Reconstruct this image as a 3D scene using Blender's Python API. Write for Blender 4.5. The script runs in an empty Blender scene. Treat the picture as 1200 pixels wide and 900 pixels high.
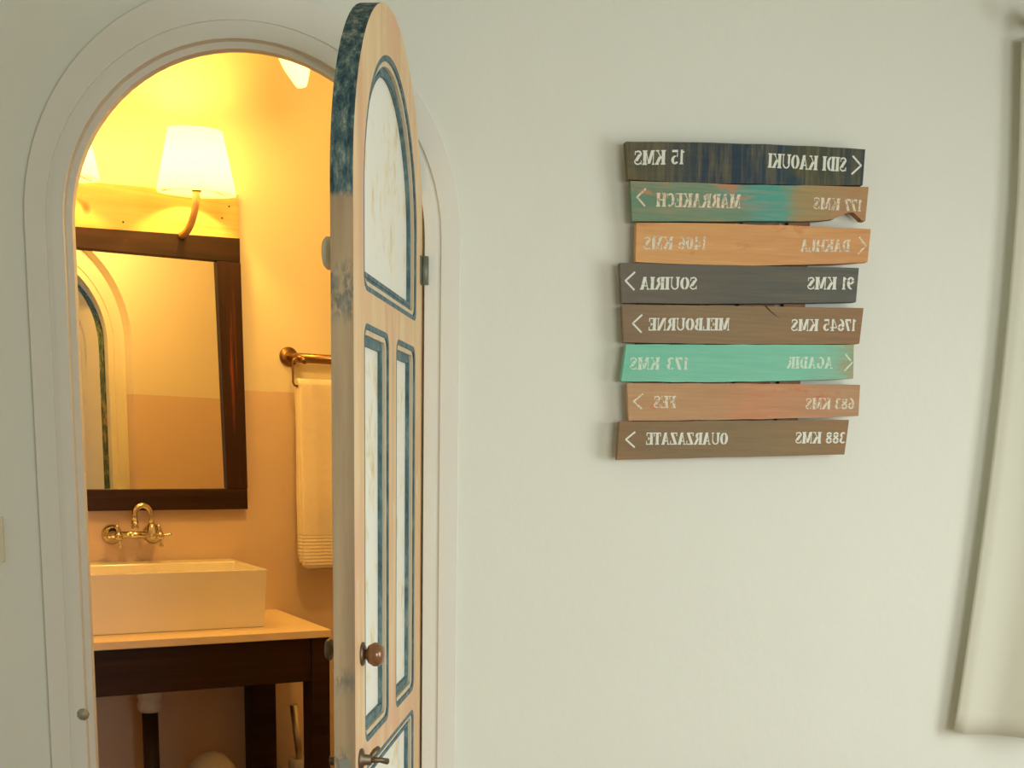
import bpy, bmesh, math, random
from mathutils import Vector, Matrix
from mathutils.geometry import tessellate_polygon
C = bpy.context.scene.collection
sc = bpy.context.scene
random.seed(7)
PI = math.pi

# ------------------------------------------------------------------ camera
cam_d = bpy.data.cameras.new('camera')
cam = bpy.data.objects.new('camera', cam_d)
C.objects.link(cam)
cam_d.sensor_width = 36.0
cam_d.lens = 43.5
cam_d.shift_y = 0.29167
cam_d.clip_start = 0.05
R = Matrix(((0.992797, 0.003213, -0.119765), (-0.118269, 0.185985, -0.975409), (0.019141, 0.982547, 0.185025)))
cam.matrix_world = Matrix.Translation((0.0, -2.8, 1.42)) @ R.to_4x4()
sc.camera = cam

# ------------------------------------------------------------------ world, lights, exposure
sc.view_settings.view_transform = 'Standard'
sc.view_settings.look = 'None'
sc.view_settings.exposure = 0.0
sc.view_settings.gamma = 1.0
world = bpy.data.worlds.new('world')
sc.world = world
world.use_nodes = True
bg = world.node_tree.nodes['Background']
bg.inputs[0].default_value = (0.80, 0.90, 1.0, 1)
bg.inputs[1].default_value = 1.5


def area(name, loc, direction, sx, sy, power, color):
    d = bpy.data.lights.new(name, 'AREA')
    d.shape = 'RECTANGLE'
    d.size, d.size_y = sx, sy
    d.energy = power
    d.color = color
    o = bpy.data.objects.new(name, d)
    C.objects.link(o)
    o.location = loc
    o.rotation_euler = Vector(direction).to_track_quat('-Z', 'Y').to_euler()
    return o


# daylight coming in through the two windows of the bedroom
area('daylight_side_window', (2.56, -2.0, 1.30), (-1, 0.0, -0.6), 1.5, 1.5, 41, (0.955, 1.0, 0.975))
area('daylight_rear_window', (1.5, -4.34, 1.45), (0, 1, -0.55), 1.3, 1.3, 50, (0.955, 1.0, 0.975))


# ------------------------------------------------------------------ helpers
def lin(r, g, b):
    f = lambda v: (v / 255 / 12.92) if v / 255 <= 0.04045 else ((v / 255 + 0.055) / 1.055) ** 2.4
    return (f(r), f(g), f(b), 1)


class MB:
    """collects shapes and links them as one mesh object"""
    def __init__(self):
        self.v, self.f, self.m, self.s = [], [], [], []

    def add(self, vs, fs, mi=0, smooth=False):
        o = len(self.v)
        self.v += [tuple(p) for p in vs]
        for f in fs:
            self.f.append([i + o for i in f])
            self.m.append(mi)
            self.s.append(smooth)
        return self

    def box(self, x0, x1, y0, y1, z0, z1, mi=0):
        vs = [(x, y, z) for x in (x0, x1) for y in (y0, y1) for z in (z0, z1)]
        return self.add(vs, [(0, 1, 3, 2), (4, 6, 7, 5), (0, 4, 5, 1), (2, 3, 7, 6), (0, 2, 6, 4), (1, 5, 7, 3)], mi)

    def prism(self, outer, y0, y1, holes=(), mi=0, mside=None, mback=None):
        """polygon in (x,z) extruded from y0 to y1"""
        loops = [list(outer)] + [list(h) for h in holes]
        flat = [p for l in loops for p in l]
        tris = tessellate_polygon([[Vector((p[0], p[1], 0)) for p in l] for l in loops])
        n = len(flat)
        front = [(p[0], y0, p[1]) for p in flat]
        back = [(p[0], y1, p[1]) for p in flat]
        ft, bt = [], []
        for t in tris:
            a, b, c = [flat[i] for i in t]
            ar = (b[0] - a[0]) * (c[1] - a[1]) - (c[0] - a[0]) * (b[1] - a[1])
            t = tuple(t) if ar > 0 else tuple(reversed(t))
            ft.append(t)
            bt.append(tuple(reversed(t)))
        self.add(front, ft, mi)
        self.add(back, bt, mi if mback is None else mback)
        k = 0
        sd, vs = [], front + back
        for l in loops:
            for i in range(len(l)):
                a, b = k + i, k + (i + 1) % len(l)
                sd.append((a, b, b + n, a + n))
            k += len(l)
        self.add(vs, sd, mi if mside is None else mside)
        return self

    def tube(self, pts, r, n=12, mi=0, cap=True):
        pts = [Vector(p) for p in pts]
        rr = r if isinstance(r, (list, tuple)) else [r] * len(pts)
        vs, up = [], None
        for i, p in enumerate(pts):
            t = (pts[min(i + 1, len(pts) - 1)] - pts[max(i - 1, 0)]).normalized()
            if up is None:
                up = t.orthogonal().normalized()
            up = (up - t * up.dot(t)).normalized()
            s = t.cross(up)
            for k in range(n):
                a = 2 * PI * k / n
                vs.append(p + (up * math.cos(a) + s * math.sin(a)) * rr[i])
        fs = [(i * n + k, i * n + (k + 1) % n, (i + 1) * n + (k + 1) % n, (i + 1) * n + k)
              for i in range(len(pts) - 1) for k in range(n)]
        self.add(vs, fs, mi, True)
        if cap:
            self.add(vs[:n], [tuple(reversed(range(n)))], mi)
            self.add(vs[-n:], [tuple(range(n))], mi)
        return self

    def lathe(self, prof, c, axis=(0, 0, 1), n=28, mi=0):
        """profile of (radius, height) turned round an axis through c"""
        q = Vector((0, 0, 1)).rotation_difference(Vector(axis).normalized())
        c = Vector(c)
        vs = []
        for r, h in prof:
            for k in range(n):
                a = 2 * PI * k / n
                vs.append(c + q @ Vector((r * math.cos(a), r * math.sin(a), h)))
        fs = [(i * n + k, i * n + (k + 1) % n, (i + 1) * n + (k + 1) % n, (i + 1) * n + k)
              for i in range(len(prof) - 1) for k in range(n)]
        return self.add(vs, fs, mi, True)

    def build(self, name, mats, parent=None, org=(0, 0, 0), bevel=0, seg=2):
        me = bpy.data.meshes.new(name)
        o3 = Vector(org)
        me.from_pydata([Vector(p) - o3 for p in self.v], [], self.f)
        if not isinstance(mats, (list, tuple)):
            mats = [mats]
        for m in mats:
            me.materials.append(m)
        me.polygons.foreach_set('material_index', self.m)
        me.polygons.foreach_set('use_smooth', self.s)
        bm = bmesh.new()
        bm.from_mesh(me)
        bmesh.ops.remove_doubles(bm, verts=bm.verts, dist=1e-6)
        bmesh.ops.recalc_face_normals(bm, faces=bm.faces)
        bm.to_mesh(me)
        bm.free()
        o = bpy.data.objects.new(name, me)
        C.objects.link(o)
        if parent is not None:
            o.parent = parent
        else:
            o.location = o3
        if bevel:
            b = o.modifiers.new('bevel', 'BEVEL')
            b.width = bevel
            b.segments = seg
            b.limit_method = 'ANGLE'
            b.angle_limit = math.radians(40)
        return o


def thing(name, label, cat, loc=(0, 0, 0), rz=0, group=None):
    o = bpy.data.objects.new(name, None)
    C.objects.link(o)
    o.location = loc
    o.rotation_euler = (0, 0, rz)
    o.empty_display_size = 0.05
    o['label'] = label
    o['category'] = cat
    if group:
        o['group'] = group
    return o


def tag(o, label, cat, group=None):
    o['label'] = label
    o['category'] = cat
    if group:
        o['group'] = group
    return o


def struct(o, label=None, cat=None):
    o['kind'] = 'structure'
    if label:
        o['label'] = label
    if cat:
        o['category'] = cat
    return o


# ------------------------------------------------------------------ materials
class NT:
    def __init__(self, name, rough=0.6, metal=0.0, spec=0.3):
        self.m = bpy.data.materials.new(name)
        self.m.use_nodes = True
        self.t = self.m.node_tree
        self.b = self.t.nodes['Principled BSDF']
        self.b.inputs['Roughness'].default_value = rough
        self.b.inputs['Metallic'].default_value = metal
        self.b.inputs['Specular IOR Level'].default_value = spec

    def n(self, kind, **kw):
        nd = self.t.nodes.new(kind)
        for k, v in kw.items():
            if k.startswith('i_'):
                k2 = k[2:]
                nd.inputs[int(k2) if k2.isdigit() else k2.replace('_', ' ')].default_value = v
            else:
                setattr(nd, k, v)
        return nd

    def l(self, a, b):
        self.t.links.new(a, b)

    def coord(self, scale=(1, 1, 1), loc=(0, 0, 0), which='Object'):
        tc = self.n('ShaderNodeTexCoord')
        mp = self.n('ShaderNodeMapping')
        mp.inputs['Scale'].default_value = scale
        mp.inputs['Location'].default_value = loc
        self.l(tc.outputs[which], mp.inputs[0])
        return mp.outputs[0]

    def noise(self, vec, scale=5, detail=4, rough=0.55, dist=0.0):
        nd = self.n('ShaderNodeTexNoise', i_Scale=scale, i_Detail=detail, i_Roughness=rough, i_Distortion=dist)
        self.l(vec, nd.inputs['Vector'])
        return nd.outputs['Fac']

    def ramp(self, fac, stops, interp='LINEAR'):
        r = self.n('ShaderNodeValToRGB')
        r.color_ramp.interpolation = interp
        e = r.color_ramp.elements
        while len(e) > 1:
            e.remove(e[0])
        e[0].position, e[0].color = stops[0][0], stops[0][1]
        for p, c in stops[1:]:
            x = e.new(p)
            x.color = c
        self.l(fac, r.inputs[0])
        return r.outputs[0]

    def mix(self, fac, a, b, mode='MIX'):
        m = self.n('ShaderNodeMix', data_type='RGBA', blend_type=mode)
        for s, v in ((m.inputs[0], fac), (m.inputs[6], a), (m.inputs[7], b)):
            if hasattr(v, 'is_linked') or hasattr(v, 'links'):
                self.l(v, s)
            else:
                s.default_value = v
        return m.outputs[2]

    def math(self, op, a, b=0.0, clamp=False):
        m = self.n('ShaderNodeMath', operation=op, use_clamp=clamp)
        for s, v in ((m.inputs[0], a), (m.inputs[1], b)):
            if isinstance(v, (int, float)):
                s.default_value = v
            else:
                self.l(v, s)
        return m.outputs[0]

    def col(self, c):
        if isinstance(c, (tuple, list)):
            self.b.inputs['Base Color'].default_value = c
        else:
            self.l(c, self.b.inputs['Base Color'])
        return self

    def bump(self, h, strength=0.2, dist=0.01):
        b = self.n('ShaderNodeBump', i_Strength=strength, i_Distance=dist)
        self.l(h, b.inputs['Height'])
        self.l(b.outputs[0], self.b.inputs['Normal'])
        return self


BLACK, WHITE = (0, 0, 0, 1), (1, 1, 1, 1)


def plaster(name, c1, c2, dado=None, zd=0):
    t = NT(name, 0.75, spec=0.2)
    v = t.coord()
    n = t.noise(v, 1.6, 3)
    col = t.mix(n, c1, c2)
    if dado:
        g = t.n('ShaderNodeNewGeometry')
        s = t.n('ShaderNodeSeparateXYZ')
        t.l(g.outputs['Position'], s.inputs[0])
        k = t.math('LESS_THAN', s.outputs[2], zd)
        col = t.mix(k, col, dado)
    t.col(col)
    h = t.math('ADD', t.math('MULTIPLY', t.noise(v, 5, 3), 1.0), t.math('MULTIPLY', t.noise(v, 60, 3), 0.12))
    t.bump(h, 0.35, 0.012)
    return t.m


def simple(name, c, rough=0.5, metal=0, spec=0.3, var=0.0, sc_=8, bump=0.0):
    t = NT(name, rough, metal, spec)
    if var:
        n = t.noise(t.coord(), sc_, 5)
        t.col(t.mix(n, tuple(x * (1 - var) for x in c[:3]) + (1,), tuple(min(1, x * (1 + var)) for x in c[:3]) + (1,)))
        if bump:
            t.bump(n, bump, 0.004)
    else:
        t.col(c)
    return t.m


def wood(name, stops, axis='x', grain=26, rough=0.6, knots=None, seed=0.0, bump=0.25, spec=0.25):
    t = NT(name, rough, spec=spec)
    scl = {'x': (1.2, grain, grain), 'z': (grain, grain, 1.2), 'y': (grain, 1.2, grain)}[axis]
    v = t.coord(scl, (seed, seed * 2, seed * 3))
    n = t.noise(v, 1.0, 6, 0.65, 0.4)
    c = t.ramp(n, stops)
    if knots:
        kn = t.noise(t.coord((1, 1, 1), (seed, 0, 0)), 7, 2)
        k = t.ramp(kn, [(0.66, BLACK), (0.72, WHITE)])
        c = t.mix(k, c, knots)
    t.col(c)
    t.bump(n, bump, 0.003)
    return t.m


M = {}
M['wall'] = plaster('bedroom_plaster', lin(226, 227, 214), lin(230, 231, 218))
M['trim'] = plaster('trim_paint', lin(227, 225, 213), lin(231, 229, 217))
M['bath_wall'] = plaster('bathroom_plaster', lin(236, 228, 208), lin(240, 232, 214), lin(226, 203, 184), 1.605)
M['bath_front'] = plaster('bathroom_plaster_front', lin(236, 228, 208), lin(240, 232, 214), lin(226, 203, 184), 1.64)
M['ceiling'] = plaster('ceiling_paint', lin(192, 189, 170), lin(196, 193, 174))
M['dark_wood'] = wood('dark_stained_wood', [(0.3, lin(28, 15, 11)), (0.6, lin(56, 33, 24)), (0.75, lin(88, 52, 36))], 'x', 22, 0.5, seed=3)
M['dark_wood_v'] = wood('dark_stained_wood_upright', [(0.3, lin(28, 15, 11)), (0.6, lin(54, 31, 23)), (0.68, lin(128, 62, 40))], 'z', 22, 0.5, seed=5)
M['table_wood'] = wood('table_dark_wood', [(0.3, lin(36, 20, 13)), (0.7, lin(62, 37, 24))], 'x', 20, 0.5, seed=8)
M['pine'] = wood('pale_pine_board', [(0.3, lin(206, 160, 104)), (0.55, lin(226, 184, 128)), (0.7, lin(196, 146, 90))], 'x', 24, 0.55, seed=2, knots=lin(120, 74, 40))
M['porcelain'] = simple('white_glazed_ceramic', lin(238, 232, 222), 0.18, spec=0.5)
M['white_plastic'] = simple('white_plastic', lin(232, 228, 220), 0.35)
M['worktop'] = simple('cream_worktop', lin(240, 218, 190), 0.4, var=0.04, sc_=14)
M['brass'] = simple('aged_brass', lin(206, 198, 182), 0.16, 1.0)
M['bronze'] = simple('bronze', lin(150, 118, 84), 0.32, 1.0)
M['copper'] = simple('warm_lamp_metal', lin(214, 176, 140), 0.45, 0.5)
M['hinge'] = simple('painted_hinge', lin(128, 132, 118), 0.5, 0.4, var=0.35, sc_=50)
M['old_metal'] = simple('old_metal', lin(120, 104, 84), 0.45, 0.8, var=0.3, sc_=60)
M['knob_brown'] = simple('brown_knob_lacquer', lin(136, 98, 66), 0.22, 0.3, spec=0.6)
M['chrome'] = simple('steel', lin(214, 206, 196), 0.38, 1.0)
M['dark_pipe'] = simple('dark_pipe', lin(56, 42, 32), 0.4)
M['rod'] = simple('dark_rod_wood', lin(92, 68, 44), 0.5, var=0.15)
M['mirror'] = simple('mirror_silver', (0.93, 0.93, 0.91, 1), 0.0, 1.0)
M['floor'] = wood('floor_boards', [(0.3, lin(120, 86, 58)), (0.7, lin(160, 120, 84))], 'y', 8, 0.5)
M['floor_bath'] = simple('bathroom_floor_stone', lin(66, 56, 42), 0.6, var=0.12)


def make_towel():
    t = NT('white_terry', 0.95, spec=0.05)
    v = t.coord()
    t.col(t.mix(t.noise(v, 60, 3), lin(240, 228, 212), lin(250, 240, 226)))
    s = t.n('ShaderNodeSeparateXYZ')
    t.l(v, s.inputs[0])
    w = t.n('ShaderNodeTexWave', wave_type='BANDS', bands_direction='Z', i_Scale=26.0)
    t.l(v, w.inputs['Vector'])
    mask = t.math('LESS_THAN', s.outputs[2], 0.125)
    h = t.math('ADD', t.noise(v, 260, 2), t.math('MULTIPLY', t.math('MULTIPLY', w.outputs['Fac'], mask), 0.8))
    t.bump(h, 0.5, 0.004)
    return t.m


M['towel'] = make_towel()


def make_cloth():
    t = NT('cream_linen', 0.9, spec=0.05)
    t.col(lin(240, 240, 224))
    t.bump(t.noise(t.coord(), 400, 2), 0.1, 0.002)
    tr = t.n('ShaderNodeBsdfTranslucent')
    tr.inputs[0].default_value = lin(232, 228, 204)
    mx = t.n('ShaderNodeMixShader', i_0=0.3)
    t.l(t.b.outputs[0], mx.inputs[1])
    t.l(tr.outputs[0], mx.inputs[2])
    t.l(mx.outputs[0], t.t.nodes['Material Output'].inputs[0])
    return t.m


M['curtain'] = make_cloth()


def make_shade():
    t = NT('lit_lampshade_fabric', 0.9, spec=0.05)
    t.col(lin(250, 240, 220))
    t.b.inputs['Emission Color'].default_value = (1.0, 0.74, 0.22, 1)
    t.b.inputs['Emission Strength'].default_value = 2.0
    tr = t.n('ShaderNodeBsdfTranslucent')
    tr.inputs[0].default_value = lin(254, 248, 238)
    mx = t.n('ShaderNodeMixShader', i_0=0.78)
    t.l(t.b.outputs[0], mx.inputs[1])
    t.l(tr.outputs[0], mx.inputs[2])
    t.l(mx.outputs[0], t.t.nodes['Material Output'].inputs[0])
    return t.m


M['shade'] = make_shade()


def emit(name, c, s):
    t = NT(name)
    t.b.inputs['Emission Color'].default_value = c
    t.b.inputs['Emission Strength'].default_value = s
    t.col(c)
    return t.m


M['bulb'] = emit('glowing_bulb', (1.0, 0.72, 0.35, 1), 8)
M['spot_glass'] = emit('glowing_frosted_glass', (1.0, 0.80, 0.30, 1), 1.8)


def make_glass():
    t = NT('window_glass', 0.02)
    tr = t.n('ShaderNodeBsdfTransparent')
    gl = t.n('ShaderNodeBsdfGlossy', i_Roughness=0.02)
    mx = t.n('ShaderNodeMixShader', i_0=0.08)
    t.l(tr.outputs[0], mx.inputs[1])
    t.l(gl.outputs[0], mx.inputs[2])
    t.l(mx.outputs[0], t.t.nodes['Material Output'].inputs[0])
    return t.m


M['glass'] = make_glass()


# --- door materials: sanded old paint
def door_face():
    t = NT('sanded_door_wood', 0.6, spec=0.25)
    v = t.coord((18, 18, 1.3))
    n = t.noise(v, 1, 5, 0.6, 0.3)
    c = t.ramp(n, [(0.3, lin(206, 168, 122)), (0.5, lin(226, 196, 150)), (0.7, lin(232, 208, 170))])
    big = t.noise(t.coord((3, 3, 1.4)), 2.2, 3)
    c = t.mix(t.ramp(big, [(0.45, BLACK), (0.7, WHITE)]), c, lin(222, 176, 140))
    # faint leftovers of white paint
    p = t.noise(t.coord((10, 10, 4)), 2.4, 5, 0.7)
    c = t.mix(t.ramp(p, [(0.6, BLACK), (0.68, (0.6, 0.6, 0.6, 1))]), c, lin(234, 222, 200))
    t.col(c)
    t.bump(n, 0.3, 0.003)
    return t.m


def door_edge():
    t = NT('door_edge_worn_teal', 0.65, spec=0.2)
    v = t.coord()
    s = t.n('ShaderNodeSeparateXYZ')
    t.l(v, s.inputs[0])
    z = s.outputs[2]
    n = t.noise(t.coord((22, 22, 2)), 1, 5)
    base = t.ramp(n, [(0.3, lin(160, 136, 106)), (0.7, lin(198, 174, 138))])
    pn = t.noise(t.coord((60, 60, 16)), 1.2, 6, 0.75)
    paint = t.ramp(pn, [(0.36, lin(40, 62, 74)), (0.47, lin(72, 98, 102)), (0.56, lin(112, 130, 124)), (0.68, lin(190, 188, 166))])
    # where paint survives: the arched head and a few patches lower down
    def band(a, b, soft):
        up = t.math('MULTIPLY', t.math('SUBTRACT', z, a), 1 / soft, True)
        dn = t.math('MULTIPLY', t.math('SUBTRACT', b, z), 1 / soft, True)
        return t.math('MULTIPLY', up, dn)
    zone = band(1.80, 3, 0.01)
    for a, b, k in ((1.60, 1.71, 0.65), (0.98, 1.04, 0.5), (0.84, 0.90, 0.6)):
        pz = t.noise(t.coord((70, 70, 30), (a, b, 0)), 1, 4, 0.7)
        zone = t.math('MAXIMUM', zone, t.math('MULTIPLY', t.math('MULTIPLY', band(a, b, 0.03), k), t.ramp(pz, [(0.42, BLACK), (0.52, WHITE)])))
    hs = t.math('LESS_THAN', s.outputs[0], 0.012)
    hn = t.ramp(t.noise(t.coord((30, 30, 9), (7, 2, 3)), 1, 4, 0.7), [(0.56, WHITE), (0.64, (0.1, 0.1, 0.1, 1))])
    zone = t.math('MAXIMUM', zone, t.math('MULTIPLY', hs, hn))
    thin = t.ramp(t.noise(t.coord((40, 40, 18), (4, 1, 2)), 1, 5, 0.7), [(0.64, WHITE), (0.72, (0.25, 0.25, 0.25, 1))])
    c = t.mix(t.math('MULTIPLY', zone, thin), base, paint)
    t.col(c)
    t.bump(pn, 0.25, 0.003)
    return t.m


def teal_paint(name, worn):
    t = NT(name, 0.55, spec=0.3)
    n = t.noise(t.coord((30, 30, 12)), 1.4, 6, 0.7)
    t.col(t.ramp(n, [(0.34, lin(54, 80, 88)), (0.52, lin(86, 114, 120)), (worn, lin(122, 144, 142)), (min(worn + .12, .98), lin(196, 182, 150))]))
    t.bump(n, 0.3, 0.002)
    return t.m


def white_panel():
    t = NT('white_paint_rubbed_through', 0.5, spec=0.3)
    n = t.noise(t.coord((8, 8, 5), (1, 0, 4)), 1.7, 6, 0.7)
    c = t.ramp(n, [(0.3, lin(236, 236, 226)), (0.53, lin(240, 237, 222)), (0.61, lin(232, 220, 186)), (0.72, lin(208, 182, 142))])
    b = t.noise(t.coord((16, 16, 6), (3, 3, 8)), 2.0, 5, 0.7)
    c = t.mix(t.ramp(b, [(0.62, BLACK), (0.72, (0.7, 0.7, 0.7, 1))]), c, lin(188, 208, 214))
    t.col(c)
    t.bump(n, 0.15, 0.002)
    return t.m


M['door_face'] = door_face()
M['door_edge'] = door_edge()
M['teal'] = teal_paint('teal_groove_paint', 0.66)
M['pale_mould'] = wood('bare_moulding', [(0.3, lin(206, 178, 140)), (0.55, lin(222, 204, 172)), (0.72, lin(150, 174, 176))], 'z', 30, 0.6, seed=9)
M['panel_white'] = white_panel()
M['door_back'] = simple('door_back_cream_paint', lin(232, 226, 204), 0.55, var=0.04, sc_=5)


# ------------------------------------------------------------------ outlines
def arch(cx, r, zc, z0=0.0, kz=1.0, n=36):
    """up the right side, over and down the left"""
    p = [(cx + r, z0)]
    for i in range(n + 1):
        a = PI * i / n
        p.append((cx + r * math.cos(a), zc + r * kz * math.sin(a)))
    p.append((cx - r, z0))
    return p


def ring_arch(cx, r1, r2, zc, z0=0.0, k1=1.0, k2=1.0):
    return arch(cx, r1, zc, z0, k1) + list(reversed(arch(cx, r2, zc, z0, k2)))


def rrect(x0, x1, z0, z1, r, corners=(1, 1, 1, 1), n=5):
    """counter-clockwise from the lower left; corners: ll, lr, ur, ul rounded or square"""
    P = []
    for (cx, cz, a0, on) in ((x0, z0, 180, corners[0]), (x1, z0, 270, corners[1]), (x1, z1, 0, corners[2]), (x0, z1, 90, corners[3])):
        if not on or r <= 0:
            P.append((cx, cz))
            continue
        ox = cx + r if cx == x0 else cx - r
        oz = cz + r if cz == z0 else cz - r
        for i in range(n + 1):
            a = math.radians(a0 + 90 * i / n)
            P.append((ox + r * math.cos(a), oz + r * math.sin(a)))
    return P


CX, ZC = -0.239, 1.865          # centre line and spring height of the arched opening
XL, XR, YN, ZT = -1.9, 2.65, -4.4, 2.95

# ------------------------------------------------------------------ the bedroom shell
w1 = rrect(1.55, 2.35, 0.85, 2.2, 0)
mb = MB()
a = arch(CX, 0.40, ZC)
outer = [(XL, 0), (XL, ZT), (XR, ZT), (XR, 0)] + a
mb.prism(outer, 0.0, 0.03, [w1])
wf = struct(mb.build('wall_front', M['wall'], org=(0, 0, 0)))
mb = MB()
outer = [(XL, 0), (XL, ZT), (XR, ZT), (XR, 0)] + arch(CX, 0.453, ZC, 0, 1.042)
mb.prism(outer, 0.0305, 0.10, [w1])
struct(mb.build('wall_bathroom_front', M['bath_front']))

# arched casing round the opening, bedroom side, with two soft steps
mb = MB()
mb.prism(ring_arch(CX, 0.452, 0.409, ZC, 0, 1.055, 1.0), -0.013, 0.0)
struct(mb.build('trim_1', M['trim'], bevel=0.005, seg=3))
mb = MB()
mb.prism(ring_arch(CX, 0.4095, 0.400, ZC), -0.0085, 0.002)
mb.prism(ring_arch(CX, 0.400, 0.3745, ZC), -0.0105, 0.0305)
mb.prism(ring_arch(CX, 0.3765, 0.3615, ZC), 0.013, 0.0305)
struct(mb.build('trim_2', M['trim'], bevel=0.003, seg=2))
# casing on the bathroom side
mb = MB()
mb.prism(ring_arch(CX, 0.452, 0.3615, ZC, 0, 1.04, 1.0), 0.0308, 0.042)
mb.prism(ring_arch(CX, 0.43, 0.39, ZC, 0, 1.0, 1.0), 0.042, 0.048)
struct(mb.build('trim_3', M['trim'], bevel=0.003, seg=2))

# side walls, rear wall, floor, ceiling
struct(MB().box(XL - 0.1, XL, YN, 0.0, 0, ZT).build('wall_left', M['wall'], org=(XL, 0, 0)))
mb = MB()
yz = lambda q: [(p[0], p[1]) for p in q]
side = [(YN, 0), (YN, ZT), (0, ZT), (0, 0)]
tmp = MB().prism(side, 0, 0.18, [rrect(-2.8, -1.2, 0.55, 2.15, 0)])
tmp.v = [(XR + y, x, z) for (x, y, z) in tmp.v]
struct(tmp.build('wall_right', M['wall'], org=(XR, 0, 0)))
rear = [(XL, 0), (XR, 0), (XR, ZT), (XL, ZT)]
struct(MB().prism(rear, YN - 0.18, YN, [rrect(0.8, 2.2, 0.75, 2.15, 0)]).build('wall_rear', M['wall'], org=(0, YN, 0)))
struct(MB().box(XL, XR, YN, 0.1, -0.1, 0).build('floor', M['floor'], org=(0, 0, 0)))
struct(MB().box(XL - 0.1, XR + 0.2, YN, 3.2, ZT, ZT + 0.1).build('ceiling', M['ceiling'], org=(0, 0, ZT)))


def window(name, horiz, a0, a1, z0, z1, at, depth):
    """a window: frame with a mullion and two panes"""
    fr = MB()
    w = 0.05
    mid = (a0 + a1) / 2
    fr.prism(rrect(a0, a1, z0, z1, 0), 0, depth,
             [rrect(a0 + w, mid - w / 2, z0 + w, z1 - w, 0), rrect(mid + w / 2, a1 - w, z0 + w, z1 - w, 0)])
    pn = [MB().box(x0, x1, depth * 0.4, depth * 0.5, z0 + w, z1 - w) for x0, x1 in ((a0 + w, mid - w / 2), (mid + w / 2, a1 - w))]
    for q in [fr] + pn:
        if horiz:
            q.v = [(x, y + at, z) for (x, y, z) in q.v]
        else:
            q.v = [(at + y, x, z) for (x, y, z) in q.v]
    org = (mid, at, z0) if horiz else (at, mid, z0)
    root = bpy.data.objects.new(name, None)
    C.objects.link(root)
    root.location = org
    root['kind'] = 'structure'
    fr.build('window_frame', M['trim'], root, org, bevel=0.004)
    for q in pn:
        q.build('pane', M['glass'], root, org)
    return root


window('window_1', True, 1.55, 2.35, 0.85, 2.2, 0.035, 0.05)
window('window_2', False, -2.8, -1.2, 0.55, 2.15, XR + 0.08, 0.05)
window('window_3', True, 0.8, 2.2, 0.75, 2.15, YN - 0.14, 0.05)

# ------------------------------------------------------------------ the bathroom shell
P0 = Vector((-0.673, 1.6, 0))
AL = math.radians(22)
T = Vector((math.cos(AL), math.sin(AL), 0))
NN = Vector((-math.sin(AL), math.cos(AL), 0))


def bwall(u, y):
    p = P0 + T * u + NN * y
    return (p.x, p.y)


uL = (XL - P0.x) / T.x
uR = (1.30 - P0.x) / T.x
mb = MB()
c4 = [bwall(uL, 0), bwall(uR, 0), bwall(uR, 0.12), bwall(uL, 0.12)]
mb.add([(x, y, 0) for x, y in c4] + [(x, y, ZT) for x, y in c4],
       [(0, 1, 5, 4), (1, 2, 6, 5), (2, 3, 7, 6), (3, 0, 4, 7), (3, 2, 1, 0), (4, 5, 6, 7)])
struct(mb.build('wall_bathroom_back', M['bath_wall'], org=(P0.x, P0.y, 0)))
struct(MB().box(XL - 0.1, XL, 0.101, 1.3, 0, ZT).build('wall_bathroom_left', M['bath_wall'], org=(XL, 0.1, 0)))
struct(MB().box(1.30, 1.40, 0.101, 2.6, 0, ZT).build('wall_bathroom_right', M['bath_wall'], org=(1.3, 0.1, 0)))
struct(MB().box(XL, 1.4, 0.1, 2.9, -0.1, -0.001).build('floor_bathroom', M['floor_bath'], org=(0, 0.1, 0)))


def bthing(name, label, cat, u, off, z, group=None):
    """a thing of the bathroom: u along the mirror wall, off out from it"""
    p = P0 + T * u - NN * off
    return thing(name, label, cat, (p.x, p.y, z), AL, group), (u, -off, z)


# ------------------------------------------------------------------ the arched door
HX, HY, TH = 0.132, 0.004, math.radians(-101.716)
W, RD, ZD, TK = 0.712, 0.356, 1.842, 0.038
door = bpy.data.objects.new('door_1', None)
C.objects.link(door)
door.location = (HX, HY, 0.012)
door.rotation_euler = (0, 0, TH)
struct(door)
dz = 0.012
D0 = (0, 0, dz)
# three moulded fields and the arched one: outlines of the sunk mouldings (outer) and panels (inner)
def arch_field(inset):
    r = RD - 0.082 - inset
    z0 = 1.682 + inset
    cx = RD
    pts = []
    rr = 0.022 if inset < 0.02 else 0.0
    pts += [(cx - r, z0 + rr), (cx - r + rr * 0.3, z0 + rr * 0.3), (cx - r + rr, z0)] if rr else [(cx - r, z0)]
    pts += [(cx + r - rr, z0), (cx + r - rr * 0.3, z0 + rr * 0.3), (cx + r, z0 + rr)] if rr else [(cx + r, z0)]
    for i in range(31):
        an = PI * i / 30
        pts.append((cx + r * math.cos(an), ZD + r * math.sin(an)))
    return pts


def rect_field(x0, x1, z0, z1):
    return lambda inset: rrect(x0 + inset, x1 - inset, z0 + inset, z1 - inset, 0.028 - inset * 0.5 if inset < 0.02 else 0)


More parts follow.
